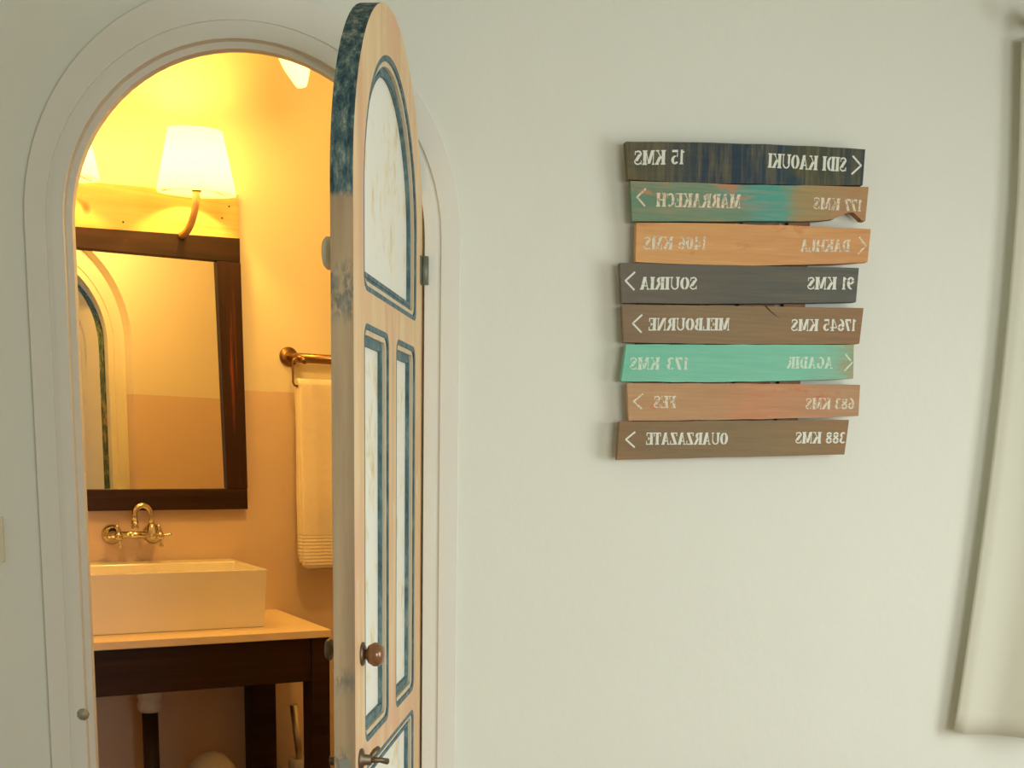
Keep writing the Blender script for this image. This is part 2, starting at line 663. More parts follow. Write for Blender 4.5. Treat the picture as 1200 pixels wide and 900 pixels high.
fields = [arch_field, rect_field(0.395, 0.630, 0.892, 1.628), rect_field(0.092, 0.322, 0.892, 1.628), rect_field(0.092, 0.630, 0.14, 0.850)]
leaf = arch(RD, RD, ZD, dz)
mb = MB()
mb.prism(leaf, 0.0, -TK, [f(0.0) for f in fields], 0, 1, 2)
mb.build('leaf_frame', [M['door_face'], M['door_edge'], M['door_back']], door, D0, bevel=0.0015, seg=1)
names = ['arched_panel', 'tall_panel', 'tall_panel', 'bottom_panel']
for f, nm in zip(fields, names):
    p = MB().prism(f(0.034), -0.016, -TK + 0.008, mi=0, mside=0, mback=1).build(nm, [M['panel_white'], M['door_back']], door, D0)
    for (i0, i1, y, mt) in ((0.0, 0.009, -0.0004, 'teal'), (0.009, 0.018, -0.004, 'pale_mould'), (0.018, 0.027, -0.010, 'teal'), (0.027, 0.0345, -0.0085, 'pale_mould')):
        MB().prism(f(i0), y, -TK + 0.006, [f(i1)], 0, 0, 1).build('moulding', [M[mt] if mt != 'pale_mould' or i0 < 0.02 else M['teal'], M['door_back']], p, D0)
# knobs
k = MB()
k.lathe([(0.0, 0.0), (0.021, 0.0), (0.021, 0.003), (0.014, 0.006), (0.0, 0.006)], (0.655, 0, 1.062), (0, 1, 0))
pl = k.build('knob_plate', M['old_metal'], door, D0)
k = MB()
k.lathe([(0.0, 0.0), (0.008, 0.0), (0.008, 0.003), (0.016, 0.007), (0.0215, 0.017), (0.0205, 0.026), (0.014, 0.033), (0.0, 0.035)], (0.655, 0.005, 1.062), (0, 1, 0))
kk = k.build('knob', M['knob_brown'], door, D0)
k = MB()
k.lathe([(0.0, 0.0), (0.006, 0.0), (0.006, 0.014), (0.018, 0.016), (0.020, 0.021), (0.016, 0.026), (0.0, 0.028)], (0.655, -TK, 1.068), (0, -1, 0))
k.build('back_knob', M['old_metal'], door, D0)
k = MB()
k.lathe([(0.0, 0.0), (0.010, 0.0), (0.010, 0.010), (0.026, 0.012), (0.027, 0.018), (0.022, 0.023), (0.0, 0.024)], (0.655, -TK, 1.735), (0, -1, 0))
k.build('coat_peg', M['door_back'], door, D0)
# turn latch near the lower rail
k = MB()
k.lathe([(0.0, 0.0), (0.020, 0.0), (0.020, 0.004), (0.010, 0.007), (0.009, 0.020), (0.0, 0.020)], (0.672, 0, 0.875), (0, 1, 0))
k.tube([(0.672, 0.016, 0.875), (0.660, 0.024, 0.888), (0.650, 0.028, 0.892)], [0.005, 0.006, 0.0045], 8)
k.tube([(0.672, 0.016, 0.875), (0.662, 0.034, 0.873), (0.650, 0.044, 0.868)], [0.006, 0.005, 0.006], 8)
k.build('turn_latch', M['old_metal'], door, D0)
k = MB()
k.lathe([(0.0, 0.0), (0.018, 0.0), (0.018, 0.004), (0.008, 0.008), (0.009, 0.016), (0.0, 0.018)], (0.675, -TK, 0.872), (0, -1, 0))
k.build('latch_rose', M['old_metal'], door, D0)
k = MB()
k.prism(rrect(-0.010, 0.010, 0.84, 0.885, 0.006), 0, 0.0015)
k.v = [(W + y, x - TK / 2, z) for (x, y, z) in k.v]
k.build('strike_plate', simple('plate_grey', lin(158, 160, 146), 0.5, 0.3), door, D0)
for z in (0.30, 1.765):
    h = MB()
    h.tube([(0.024, 0.0085, z), (0.024, 0.0085, z + 0.058)], 0.0085, 10)
    h.box(0.024, 0.040, 0.0, 0.003, z, z + 0.058)
    h.build('hinge', M['hinge'], door, D0)
# small strike on the left jamb and switch on the wall
jm = MB().lathe([(0.0, 0), (0.014, 0), (0.012, 0.004), (0.006, 0.005), (0.005, 0.009), (0.0, 0.009)], (CX - 0.380, -0.0105, 0.822), (0, -1, 0), 9)
tag(jm.build('latch_keeper', simple('pale_worn_metal', lin(168, 164, 146), 0.5, 0.4, var=0.35, sc_=90), org=(CX - 0.380, -0.0105, 0.822)), 'small worn metal latch keeper on the left door jamb', 'latch')
sw, so = thing('light_switch', 'cream plastic light switch cut off by the left edge, beside the arch', 'switch', (-0.80, 0, 1.158)), (-0.80, 0, 1.158)
MB().prism(rrect(-0.852, -0.769, 1.158, 1.258, 0.006), -0.008, 0.0).build('plate', simple('switch_plastic', lin(222, 214, 186), 0.4), sw, so, bevel=0.002)
MB().prism(rrect(-0.828, -0.792, 1.18, 1.236, 0.003), -0.012, -0.008).build('rocker', simple('switch_rocker', lin(226, 220, 196), 0.4), sw, so, bevel=0.001)

# ------------------------------------------------------------------ glyphs for the stencilled lettering
def bar(x0, y0, x1, y1):
    return [(x0, y0), (x1, y0), (x1, y1), (x0, y1)]


def dg(x0, y0, x1, y1, w):
    return [(x0 - w / 2, y0), (x0 + w / 2, y0), (x1 + w / 2, y1), (x1 - w / 2, y1)]


def arc(cx, cy, rx, ry, a0, a1, tx=0.26, ty=0.11, n=8):
    out = []
    for i in range(n):
        p = [math.radians(a0 + (a1 - a0) * (i + k) / n) for k in (0, 1)]
        o = [(cx + rx * math.cos(a), cy + ry * math.sin(a)) for a in p]
        q = [(cx + (rx - tx) * math.cos(a), cy + (ry - ty) * math.sin(a)) for a in p]
        out.append([o[0], o[1], q[1], q[0]])
    return out


def stem(x, w=0.27, s=0.06, top=1, bot=1):
    if w == 0.27:
        x -= 0.03
    r = [bar(x, 0, x + w, 1)]
    if bot:
        r.append(bar(x - s, 0, x + w + s, 0.09))
    if top:
        r.append(bar(x - s, 0.91, x + w + s, 1))
    return r


G = {
    'A': (0.84, [dg(0.14, 0, 0.40, 1, 0.08), dg(0.66, 0, 0.42, 1, 0.27), bar(0.22, 0.26, 0.6, 0.34), bar(0, 0, 0.26, 0.08), bar(0.5, 0, 0.84, 0.08)]),
    'B': (0.76, stem(0.08) + arc(0.38, 0.74, 0.3, 0.26, -80, 80) + arc(0.38, 0.27, 0.36, 0.27, -80, 80)),
    'C': (0.74, arc(0.38, 0.5, 0.38, 0.5, 50, 310, n=12) + [bar(0.62, 0.62, 0.70, 0.95)]),
    'D': (0.80, stem(0.08) + arc(0.36, 0.5, 0.42, 0.5, -80, 80)),
    'E': (0.72, stem(0.08) + [bar(0.3, 0.91, 0.68, 1), bar(0.3, 0, 0.7, 0.09), bar(0.3, 0.45, 0.5, 0.54), bar(0.6, 0.7, 0.68, 1), bar(0.62, 0, 0.7, 0.3), bar(0.45, 0.36, 0.52, 0.64)]),
    'F': (0.68, stem(0.08) + [bar(0.3, 0.91, 0.66, 1), bar(0.3, 0.45, 0.5, 0.54), bar(0.58, 0.7, 0.66, 1), bar(0.45, 0.36, 0.52, 0.64)]),
    'G': (0.80, arc(0.38, 0.5, 0.38, 0.5, 50, 320, n=12) + [bar(0.62, 0.65, 0.70, 0.95), bar(0.54, 0.05, 0.72, 0.42), bar(0.46, 0.36, 0.8, 0.44)]),
    'H': (0.92, stem(0.08) + stem(0.62) + [bar(0.3, 0.45, 0.6, 0.54)]),
    'I': (0.40, stem(0.09)),
    'K': (0.86, stem(0.08) + [dg(0.32, 0.42, 0.68, 0.95, 0.09), dg(0.72, 0.04, 0.44, 0.56, 0.27), bar(0.54, 0.91, 0.82, 1), bar(0.54, 0, 0.86, 0.09)]),
    'L': (0.68, stem(0.08) + [bar(0.3, 0, 0.66, 0.09), bar(0.58, 0, 0.66, 0.34)]),
    'M': (1.02, stem(0.08, 0.08) + [dg(0.48, 0.08, 0.2, 1, 0.25), dg(0.50, 0.08, 0.74, 1, 0.07)] + stem(0.72)),
    'N': (0.88, stem(0.08, 0.08) + [dg(0.70, 0, 0.2, 1, 0.27)] + stem(0.70, 0.08)),
    'O': (0.80, arc(0.4, 0.5, 0.4, 0.5, 98, 262, n=9) + arc(0.4, 0.5, 0.4, 0.5, -82, 82, n=9)),
    'R': (0.84, stem(0.08) + arc(0.38, 0.74, 0.32, 0.26, -80, 80) + [dg(0.70, 0.02, 0.46, 0.5, 0.25), bar(0.58, 0, 0.84, 0.09)]),
    'S': (0.66, arc(0.33, 0.73, 0.30, 0.27, 40, 180, 0.16, 0.1) + arc(0.33, 0.27, 0.32, 0.27, -180, 0, 0.1, 0.1) + [dg(0.50, 0.27, 0.17, 0.74, 0.30), bar(0.54, 0.68, 0.61, 0.97), bar(0.02, 0.03, 0.09, 0.32)]),
    'T': (0.76, stem(0.28) + [bar(0.02, 0.91, 0.74, 1), bar(0.02, 0.68, 0.1, 1), bar(0.66, 0.68, 0.74, 1)]),
    'U': (0.86, [bar(0.08, 0.3, 0.28, 1), bar(0, 0.91, 0.36, 1), bar(0.68, 0.3, 0.76, 1), bar(0.6, 0.91, 0.84, 1)] + arc(0.42, 0.3, 0.34, 0.3, 180, 360, 0.14, 0.1)),
    'Z': (0.74, [bar(0.04, 0.91, 0.70, 1), bar(0.04, 0, 0.72, 0.09), dg(0.16, 0.05, 0.58, 0.95, 0.28), bar(0.04, 0.7, 0.12, 1), bar(0.64, 0, 0.72, 0.32)]),
    '0': (0.66, arc(0.33, 0.5, 0.33, 0.5, 98, 262, n=9) + arc(0.33, 0.5, 0.33, 0.5, -82, 82, n=9)),
    '1': (0.44, stem(0.14, 0.18, top=0) + [bar(0.02, 0.80, 0.2, 0.9)]),
    '3': (0.64, arc(0.30, 0.74, 0.28, 0.26, -80, 150, 0.23) + arc(0.30, 0.27, 0.32, 0.27, -150, 80, 0.24)),
    '4': (0.70, [bar(0.36, 0, 0.54, 1), bar(0.28, 0, 0.64, 0.08), dg(0.05, 0.3, 0.38, 1, 0.08), bar(0.02, 0.24, 0.68, 0.33)]),
    '5': (0.64, [bar(0.08, 0.84, 0.56, 1), bar(0.08, 0.5, 0.15, 1)] + arc(0.30, 0.31, 0.32, 0.31, -150, 110, 0.24)),
    '6': (0.66, arc(0.33, 0.30, 0.32, 0.30, 8, 172, 0.23) + arc(0.33, 0.30, 0.32, 0.30, 188, 352, 0.23) + arc(0.42, 0.45, 0.41, 0.55, 80, 180, 0.25)),
    '7': (0.60, [bar(0.04, 0.84, 0.58, 1), dg(0.20, 0, 0.50, 0.86, 0.24), bar(0.04, 0.66, 0.11, 0.9)]),
    '8': (0.66, arc(0.33, 0.75, 0.28, 0.25, 8, 172, 0.22) + arc(0.33, 0.75, 0.28, 0.25, 188, 352, 0.22) + arc(0.33, 0.27, 0.32, 0.27, 8, 172, 0.23) + arc(0.33, 0.27, 0.32, 0.27, 188, 352, 0.23)),
}
G['9'] = (0.66, [[(0.66 - x, 1 - y) for x, y in q] for q in G['6'][1]])


def letters(text, xa, za, xb, zb, h, y):
    """mirror-written text: it starts at the right end (xb, zb) and runs to the left end (xa, za)"""
    tot, items = 0.0, []
    for ch in text:
        if ch == ' ':
            tot += 0.42
            continue
        w, polys = G[ch]
        items.append((tot, polys))
        tot += w + 0.03
    tot -= 0.03
    m = MB()
    e = 0
    for x0, polys in items:
        for q in polys:
            vs = []
            e = (e + 1) % 5
            for px, py in q:
                f = (x0 + px) / tot
                vs.append((xb + (xa - xb) * f, y - 0.00002 * e, zb + (za - zb) * f + (py - 0.5) * h))
            m.add(vs, [tuple(range(len(vs)))])
    return m


def chevron(tip, dx, h, y):
    x, z = tip
    t = 0.0020
    sg = math.copysign(1, dx)
    m = MB()
    L = math.hypot(dx, h / 2)
    for s in (1, -1):
        ux, uz = dx / L, s * h / 2 / L
        nx_, nz_ = -uz * t, ux * t
        m.add([(x + nx_ - ux * t, y, z + nz_ - uz * t * .3), (x - nx_ - ux * t, y, z - nz_ - uz * t * .3),
               (x + dx - nx_, y, z + s * h / 2 - nz_), (x + dx + nx_, y, z + s * h / 2 + nz_)], [(0, 1, 2, 3)])
        y -= 0.00003
    return m


def stencil_paint(name, c, worn):
    t = NT(name, 0.7, spec=0.2)
    n = t.noise(t.coord((1, 1, 1)), 110, 4, 0.7)
    t.col(c)
    al = t.ramp(n, [(worn - 0.05, (0.5, 0.5, 0.5, 1)), (worn + 0.05, WHITE)])
    t.l(al, t.b.inputs['Alpha'])
    return t.m


SP = {k: stencil_paint('stencil_paint_' + k, c, w) for k, c, w in (
    ('strong', lin(226, 228, 214), 0.36), ('faint', lin(228, 214, 188), 0.46), ('mint', lin(206, 228, 206), 0.42))}


def px2w(px, py, y=-0.045):
    """photo measurement to wall metres, worked out once for the plane of the planks"""
    d = R @ Vector(((px - 600) / 1450.0, -(py - 800) / 1450.0, -1.0))
    k = (y + 2.8) / d.y
    return (d.x * k, 1.42 + d.z * k)


def plank_mat(name, x0, x1, stops, streak, samt, grain=1.0, blotch=None, seed=0.0, vert=False):
    t = NT(name, 0.65, spec=0.2)
    v = t.coord()
    s = t.n('ShaderNodeSeparateXYZ')
    t.l(v, s.inputs[0])
    n1 = t.noise(t.coord((6, 6, 14), (seed, 0, seed)), 1.0, 5, 0.65)
    fx = t.math('MULTIPLY', t.math('SUBTRACT', s.outputs[0], x0), 1 / (x1 - x0))
    fx = t.math('ADD', fx, t.math('MULTIPLY', t.math('SUBTRACT', n1, 0.5), 0.5))
    c = t.ramp(fx, stops)
    g = t.noise(t.coord((70, 8, 6) if vert else (5, 60, 75), (seed, seed, 1)), 1.0, 6, 0.7)
    c = t.mix(t.ramp(g, [(0.45, BLACK), (0.72, (samt, samt, samt, 1))]), c, streak)
    if blotch:
        b = t.noise(t.coord((14, 10, 26), (seed * 2, 3, 5)), 1.0, 4, 0.6)
        c = t.mix(t.ramp(b, [(blotch[1], BLACK), (blotch[1] + 0.08, WHITE)]), c, blotch[0])
    fg = t.noise(t.coord((9, 60, 160), (seed, 5, 1)), 1.0, 4, 0.6)
    c = t.mix(0.24 * grain, c, t.mix(fg, lin(90, 74, 58), lin(240, 226, 200)), 'OVERLAY')
    t.col(c)
    t.bump(t.math('ADD', g, fg), 0.35, 0.003)
    return t.m


# each plank: corners TL TR BR BL, bow of the lower and upper edge
sign = thing('direction_sign', 'sign of eight coloured wooden planks with mirror-written white stencilled town names and distances', 'sign', (0.84, 0, 1.40))
SO = (0.84, 0, 1.40)
YF = -0.045
b1 = lambda r_, g_, b_: lin(min(255, r_ + 2), min(255, g_ + 4), min(255, b_ + 5 + (8 if r_ > 170 or g_ > 170 else 0)))
PL = [
    dict(q=[(733, 166), (1014, 175), (1011, 217), (736, 210)], bow=(-0.004, 0.004), mat=dict(stops=[(0, b1(96, 90, 66)), (0.22, b1(70, 76, 76)), (0.36, b1(48, 62, 76)), (0.66, b1(50, 68, 80)), (0.75, b1(80, 82, 62)), (1, b1(60, 70, 74))], streak=b1(138, 124, 84), samt=0.62, vert=True, seed=1),
         txt=[('15 KMS', 743, 185, 802, 184, 15.5, 'strong'), ('SIDI KAOUKI', 900, 188, 992, 193, 15.5, 'strong')], chev=((1008.5, 194), -10, 20)),
    dict(q=[(739, 212), (1018, 219), (1014, 259), (741, 259)], bow=(0.001, 0.0), bite=True, mat=dict(stops=[(0, b1(104, 140, 116)), (0.42, b1(116, 144, 120)), (0.52, b1(84, 156, 148)), (0.66, b1(88, 158, 146)), (0.74, b1(158, 142, 100)), (1, b1(176, 134, 86))], streak=b1(176, 150, 110), samt=0.6, seed=2, blotch=(b1(184, 136, 94), 0.60)),
         txt=[('MARRAKECH', 769, 234, 868, 236, 15, 'faint'), ('177 KMS', 953, 238, 1010, 241, 13, 'faint')], chev=((747, 231), 9, 19)),
    dict(q=[(746, 261), (1020.5, 268.5), (1016.7, 307), (744.7, 307)], bow=(-0.006, 0.003), mat=dict(stops=[(0, b1(216, 164, 100)), (0.5, b1(210, 156, 94)), (1, b1(204, 150, 92))], streak=b1(228, 178, 112), samt=0.5, seed=3, blotch=(b1(206, 142, 84), 0.60)),
         txt=[('1406 KMS', 754, 285, 828, 285, 14, 'faint'), ('DAKHLA', 938, 288, 996, 288, 13.5, 'faint')], chev=((1014, 288), -8, 19)),
    dict(q=[(726.5, 308), (1006.5, 314), (1003, 354), (729, 355)], bow=(-0.001, 0.0), mat=dict(stops=[(0, b1(112, 104, 94)), (0.5, b1(98, 96, 88)), (1, b1(96, 98, 92))], streak=b1(122, 112, 94), samt=0.5, seed=4),
         txt=[('SOUIRIA', 750, 332, 817, 332, 14, 'strong'), ('91 KMS', 946, 332, 1001, 332, 14, 'strong')], chev=((733.5, 329), 10, 20)),
    dict(q=[(729, 357), (1012, 361), (1007, 402.7), (731, 401)], bow=(-0.001, 0.001), crack=True, mat=dict(stops=[(0, b1(136, 116, 92)), (0.5, b1(146, 122, 92)), (1, b1(150, 116, 82))], streak=b1(124, 106, 86), samt=0.6, seed=5),
         txt=[('MELBOURNE', 760, 380, 855, 380, 14, 'strong'), ('17645 KMS', 927, 381, 1003, 381, 13.5, 'strong')], chev=((742, 379), 10, 20)),
    dict(q=[(734, 403.5), (1000.7, 404), (1000, 443.5), (728, 446.7)], bow=(-0.003, 0.0), mat=dict(stops=[(0, b1(122, 196, 164)), (0.8, b1(128, 196, 164)), (0.96, b1(140, 184, 152)), (1.0, b1(160, 160, 124))], streak=b1(146, 200, 170), samt=0.4, seed=6),
         txt=[('KMS', 738, 426, 773, 426, 14, 'mint'), ('173', 781, 426, 807, 426, 14, 'mint'), ('AGADIR', 922, 425, 976, 425, 13.5, 'mint')], chev=((998, 425), -8, 19)),
    dict(q=[(735, 449), (1008, 451), (1006, 487.5), (736.7, 493)], bow=(-0.001, 0.001), mat=dict(stops=[(0, b1(186, 148, 102)), (0.4, b1(182, 140, 94)), (0.55, b1(194, 136, 92)), (1, b1(178, 142, 100))], streak=b1(200, 164, 116), samt=0.5, seed=7, blotch=(b1(196, 120, 78), 0.62)),
         txt=[('FES', 766, 471, 792, 471, 14, 'faint'), ('683 KMS', 944, 473, 1001, 473, 13, 'faint')], chev=((743, 470.5), 10, 18)),
    dict(q=[(726, 494), (995, 492), (989.5, 532.7), (723.3, 539)], bow=(0.001, 0.0), mat=dict(stops=[(0, b1(148, 116, 82)), (0.2, b1(136, 114, 86)), (0.7, b1(138, 118, 88)), (1, b1(150, 118, 82))], streak=b1(120, 104, 82), samt=0.6, seed=8),
         txt=[('OUARZAZATE', 757, 514, 853, 514, 14, 'strong'), ('388 KMS', 932, 513, 991, 513, 13.5, 'strong')], chev=((734, 515), 10, 18)),
]
M['batten'] = wood('sign_batten', [(0.3, lin(120, 84, 64)), (0.7, lin(160, 118, 90))], 'z', 20, 0.7, seed=4)
for (xa, xb) in ((0.605, 0.665), (0.685, 0.745), (0.762, 0.815), (0.832, 0.915), (0.935, 0.985)):  # more battens than the sign has: extras added to darken the shaded gaps
    z0, z1 = 1.43, 2.05
    MB().box(xa, xb, -0.022, -0.001, z0, z1).build('batten', M['batten'], sign, SO, bevel=0.001)
for i, P in enumerate(PL):
    TL, TR, BR, BL = [px2w(*p) for p in P['q']]
    n = 14
    rnd = random.Random(i + 3)
    top, bot = [], []
    for k in range(n + 1):
        f = k / n
        bw = 4 * f * (1 - f)
        jt = rnd.uniform(-0.0006, 0.0006) if 0 < k < n else 0
        top.append((TL[0] + (TR[0] - TL[0]) * f, TL[1] + (TR[1] - TL[1]) * f + P['bow'][1] * bw + jt))
        zb = BL[1] + (BR[1] - BL[1]) * f + (P['bow'][0] - 0.0012) * bw + jt
        bot.append((BL[0] + (BR[0] - BL[0]) * f, zb))
    if P.get('bite'):
        nb = []
        for (x, z) in bot:
            f = (x - BL[0]) / (BR[0] - BL[0])
            nb.append((x, z))
        bot = nb[:11]
        for f, dzz in ((0.80, 0.001), (0.86, 0.004), (0.90, 0.013), (0.925, 0.0185), (0.945, 0.018), (0.965, 0.010), (0.985, 0.001), (1.0, 0.0)):
            bot.append((BL[0] + (BR[0] - BL[0]) * f, BL[1] + (BR[1] - BL[1]) * f + dzz))
    poly = bot + list(reversed(top))
    mt = plank_mat('plank_paint_%d' % i, min(TL[0], BL[0]) - SO[0], max(TR[0], BR[0]) - SO[0], **P['mat'])
    pk = MB().prism(poly, YF, -0.0225).build('plank', mt, sign, SO, bevel=0.0016, seg=2)
    pk['label'] = ['dark blue-grey top plank', 'weathered green and tan plank with a turquoise patch', 'bare orange-tan plank', 'dark grey plank', 'brown plank with a crack',
                   'mint green plank', 'light tan plank', 'brown bottom plank'][i]
    for (s, xa, ya, xb, yb, hp, key) in P['txt']:
        a_, b_ = px2w(xa, ya), px2w(xb, yb)
        letters(s, a_[0], a_[1], b_[0], b_[1], hp / 527.0, YF - 0.0004).build('lettering', SP[key], pk, SO)
    tp, dx, h = P['chev']
    t_ = px2w(*tp)
    chevron(t_, dx / 515.0, h / 527.0, YF - 0.0004).build('arrow_mark', SP['strong' if P['txt'][0][6] == 'strong' else P['txt'][0][6]], pk, SO)
    if P.get('crack'):
        cp = [px2w(*p) for p in ((896, 357.5), (902, 364), (909, 370), (914, 373))]
        m = MB()
        for k in range(3):
            w = (0.0022, 0.0018, 0.0012, 0.0003)
            m.add([(cp[k][0] - w[k], YF - 0.0003, cp[k][1]), (cp[k][0] + w[k], YF - 0.0003, cp[k][1]), (cp[k + 1][0] + w[k + 1], YF - 0.0003, cp[k + 1][1]), (cp[k + 1][0] - w[k + 1], YF - 0.0003, cp[k + 1][1])], [(0, 1, 2, 3)])
        m.build('crack', simple('crack_dark', lin(58, 46, 34), 0.9), pk, SO)

# ------------------------------------------------------------------ curtain
cu = MB()
nx, nz = 150, 30
vs = []
for j in range(nz + 1):
    fz = j / nz
    z = 0.768 + (2.322 - 0.768) * fz
    xl = 1.412 + 0.042 * math.sin(min(fz * 1.25, 1.25) * PI / 1.6) - 0.010 * max(0, fz - 0.8) * 5
    for i in range(nx + 1):
        f = i / nx
        x = xl + (2.52 - xl) * f
        amp = 0.012 + 0.012 * (1 - fz)
        ph = f * 24 + 0.5 * math.sin(fz * 2.0 + f * 5)
        env = min(1, f * 9 + 0.15)
        y = -0.050 - 0.05 * min(1, f * 5) + amp * env * math.sin(ph)
        if f < 0.02:
            y += 0.008 * (1 - f / 0.02)
        zz = z + (0.010 * max(0, 1 - f * 40) ** 2 if j == 0 else 0)
        vs.append((x, y, zz))
fs = [(j * (nx + 1) + i, j * (nx + 1) + i + 1, (j + 1) * (nx + 1) + i + 1, (j + 1) * (nx + 1) + i) for j in range(nz) for i in range(nx)]
cu.add(vs, fs, 0, True)
curt = cu.build('curtain', M['curtain'], org=(1.9, -0.095, 0.79))
sol = curt.modifiers.new('thickness', 'SOLIDIFY')
sol.thickness = 0.003
tag(curt, 'cream linen curtain hanging at the right edge of the photo', 'curtain')
rod = thing('curtain_rod', 'dark wooden curtain rod end above the cream curtain, top right corner', 'rod', (1.95, -0.095, 2.35))
RO = (1.95, -0.095, 2.35)
MB().tube([(1.45, -0.095, 2.35), (2.56, -0.095, 2.35)], 0.012, 12).build('pole', M['rod'], rod, RO)
MB().lathe([(0, 0), (0.012, 0), (0.012, 0.006), (0.021, 0.016), (0.022, 0.026), (0.014, 0.038), (0, 0.042)], (1.45, -0.095, 2.35), (-1, 0, 0)).build('finial', M['rod'], rod, RO)
for x in (1.47, 2.50):
    MB().tube([(x, 0.0, 2.35), (x, -0.095, 2.35)], 0.008, 8).build('bracket', M['rod'], rod, RO)

# ------------------------------------------------------------------ mirror on the bathroom wall
mr, mo = bthing('wall_mirror', 'mirror in a dark stained wooden frame above the washbasin', 'mirror', -0.115, 0, 1.195)
ML, MRt = -0.50, 0.272
fy = -0.042
qd = lambda *p: list(p)
MB().prism([(ML, 2.024), (0.270, 2.024), (0.270, 2.103), (ML, 2.083)], fy, -0.001).build('frame_rail', M['dark_wood'], mr, mo, bevel=0.002)
MB().prism([(ML, 1.192), (0.279, 1.197), (0.2785, 1.268), (ML, 1.262)], fy, -0.001).build('frame_rail', M['dark_wood'], mr, mo, bevel=0.002)
MB().prism([(0.207, 1.2685), (0.279, 1.2685), (0.2705, 2.0235), (0.189, 2.0235)], fy - 0.002, -0.001).build('frame_stile', M['dark_wood_v'], mr, mo, bevel=0.002)
MB().prism([(ML, 1.2685), (ML + 0.075, 1.2685), (ML + 0.075, 2.0235), (ML, 2.0235)], fy - 0.002, -0.001).build('frame_stile', M['dark_wood_v'], mr, mo, bevel=0.002)
gy = lambda u: -0.022 + math.tan(math.radians(GLY)) * u
GLY = -0.2
g = MB()
g.add([(ML + 0.075, gy(ML + 0.075), 1.262), (0.207, gy(0.207), 1.262), (0.207, gy(0.207), 2.024), (ML + 0.075, gy(ML + 0.075), 2.024)], [(0, 1, 2, 3)])
g.build('mirror_glass', M['mirror'], mr, mo)

bd, bo = bthing('lamp_board', 'pale pine board fixed across the top of the dark mirror frame', 'board', -0.115, 0, 2.09)
MB().prism([(ML, 2.0845), (0.271, 2.1045), (0.272, 2.245), (ML, 2.224)], -0.026, -0.001).build('board', M['pine'], bd, bo, bevel=0.0015)
for (u, z) in ((0.24, 2.205), (0.215, 2.165), (-0.11, 2.12)):
    MB().lathe([(0, 0), (0.0035, 0), (0.003, 0.0012), (0, 0.0015)], (u, -0.0262, z), (0, -1, 0), 10).build('nail', M['dark_pipe'], bd, bo)


def sconce(uc, label):
    r, o = bthing('wall_sconce', label, 'lamp', uc, 0.042, 2.10, 'lamps above the mirror')
    a = MB()
    a.lathe([(0, 0), (0.012, 0), (0.012, 0.008), (0.009, 0.012), (0, 0.012)], (uc - 0.015, -0.043, 2.095), (0, -1, 0), 16)
    pts = []
    for i in range(13):
        f = i / 12
        an = f * PI / 2
        pts.append((uc - 0.015 + 0.015 * f, -0.05 - 0.13 * math.sin(an), 2.095 + 0.105 * (1 - math.cos(an))))
    pts.append((uc, -0.18, 2.225))
    a.tube(pts, 0.0115, 12)
    a.build('arm', M['copper'], r, o)
    MB().tube([(uc, -0.18, 2.21), (uc, -0.18, 2.255)], 0.015, 14).build('socket', M['bronze'], r, o)
    MB().lathe([(0, 0), (0.010, 0.002), (0.019, 0.02), (0.02, 0.032), (0.012, 0.05), (0, 0.056)], (uc, -0.18, 2.255), (0, 0, 1), 18).build('bulb', M['bulb'], r, o)
    MB().lathe([(0.124, 0.0), (0.124, 0.004), (0.0845, 0.19), (0.083, 0.19), (0.1225, 0.004), (0.124, 0.0)], (uc, -0.18, 2.203), (-0.02, -0.085, 1), 40).build('lamp_shade', M['shade'], r, o)
    w = MB()
    for k in range(3):
        an = 2 * PI * k / 3 + 0.4
        w.tube([(uc, -0.18, 2.235), (uc + 0.118 * math.cos(an), -0.18 + 0.118 * math.sin(an), 2.215)], 0.0015, 6)
    w.build('shade_carrier', M['bronze'], r, o)
    d = bpy.data.lights.new('bulb_light', 'POINT')
    d.energy = BULB
    d.color = (1.0, 0.54, 0.092)
    d.shadow_soft_size = 0.03
    l = bpy.data.objects.new('bulb_light', d)
    C.objects.link(l)
    l.parent = r
    l.location = (0, -0.18 + 0.042, 2.325 - 2.10)
    return r


BULB = 15.5
sconce(0.090, 'lit white-shaded wall lamp at the right end of the pine board over the mirror')
sconce(-0.333, 'lit white-shaded wall lamp half hidden by the left side of the arch')

# ------------------------------------------------------------------ spot lamp hanging from the bathroom ceiling
sp = thing('ceiling_lamp', 'small glowing tapered glass lamp peeping below the top right of the arch', 'lamp', (-0.20, 1.0, ZT))
SPO = (-0.20, 1.0, ZT)
MB().lathe([(0, 0), (0.045, 0), (0.045, -0.018), (0.01, -0.03), (0, -0.03)], (-0.20, 1.0, ZT), (0, 0, 1), 20).build('canopy', M['bronze'], sp, SPO)
MB().tube([(-0.20, 1.0, ZT - 0.02), (-0.20, 1.0, 2.58)], 0.006, 8).build('stem', M['bronze'], sp, SPO)
MB().lathe([(0.0, 0.0), (0.014, 0.0), (0.020, 0.01), (0.038, 0.05), (0.052, 0.10), (0.046, 0.14), (0.02, 0.155), (0, 0.155)][::-1], (-0.166, 1.0, 2.418), Vector((-0.22, 0, 1)), 24).build('glass_shade', M['spot_glass'], sp, SPO)
d = bpy.data.lights.new('front_wall_fill', 'POINT')  # fill added well forward of the lamp's glass to brighten the front wall
d.energy = 27
d.color = (1.0, 0.55, 0.135)
d.shadow_soft_size = 0.06
l = bpy.data.objects.new('front_wall_fill', d)
C.objects.link(l)
l.parent = sp
l.location = (0.1, -0.45, 2.40 - ZT)

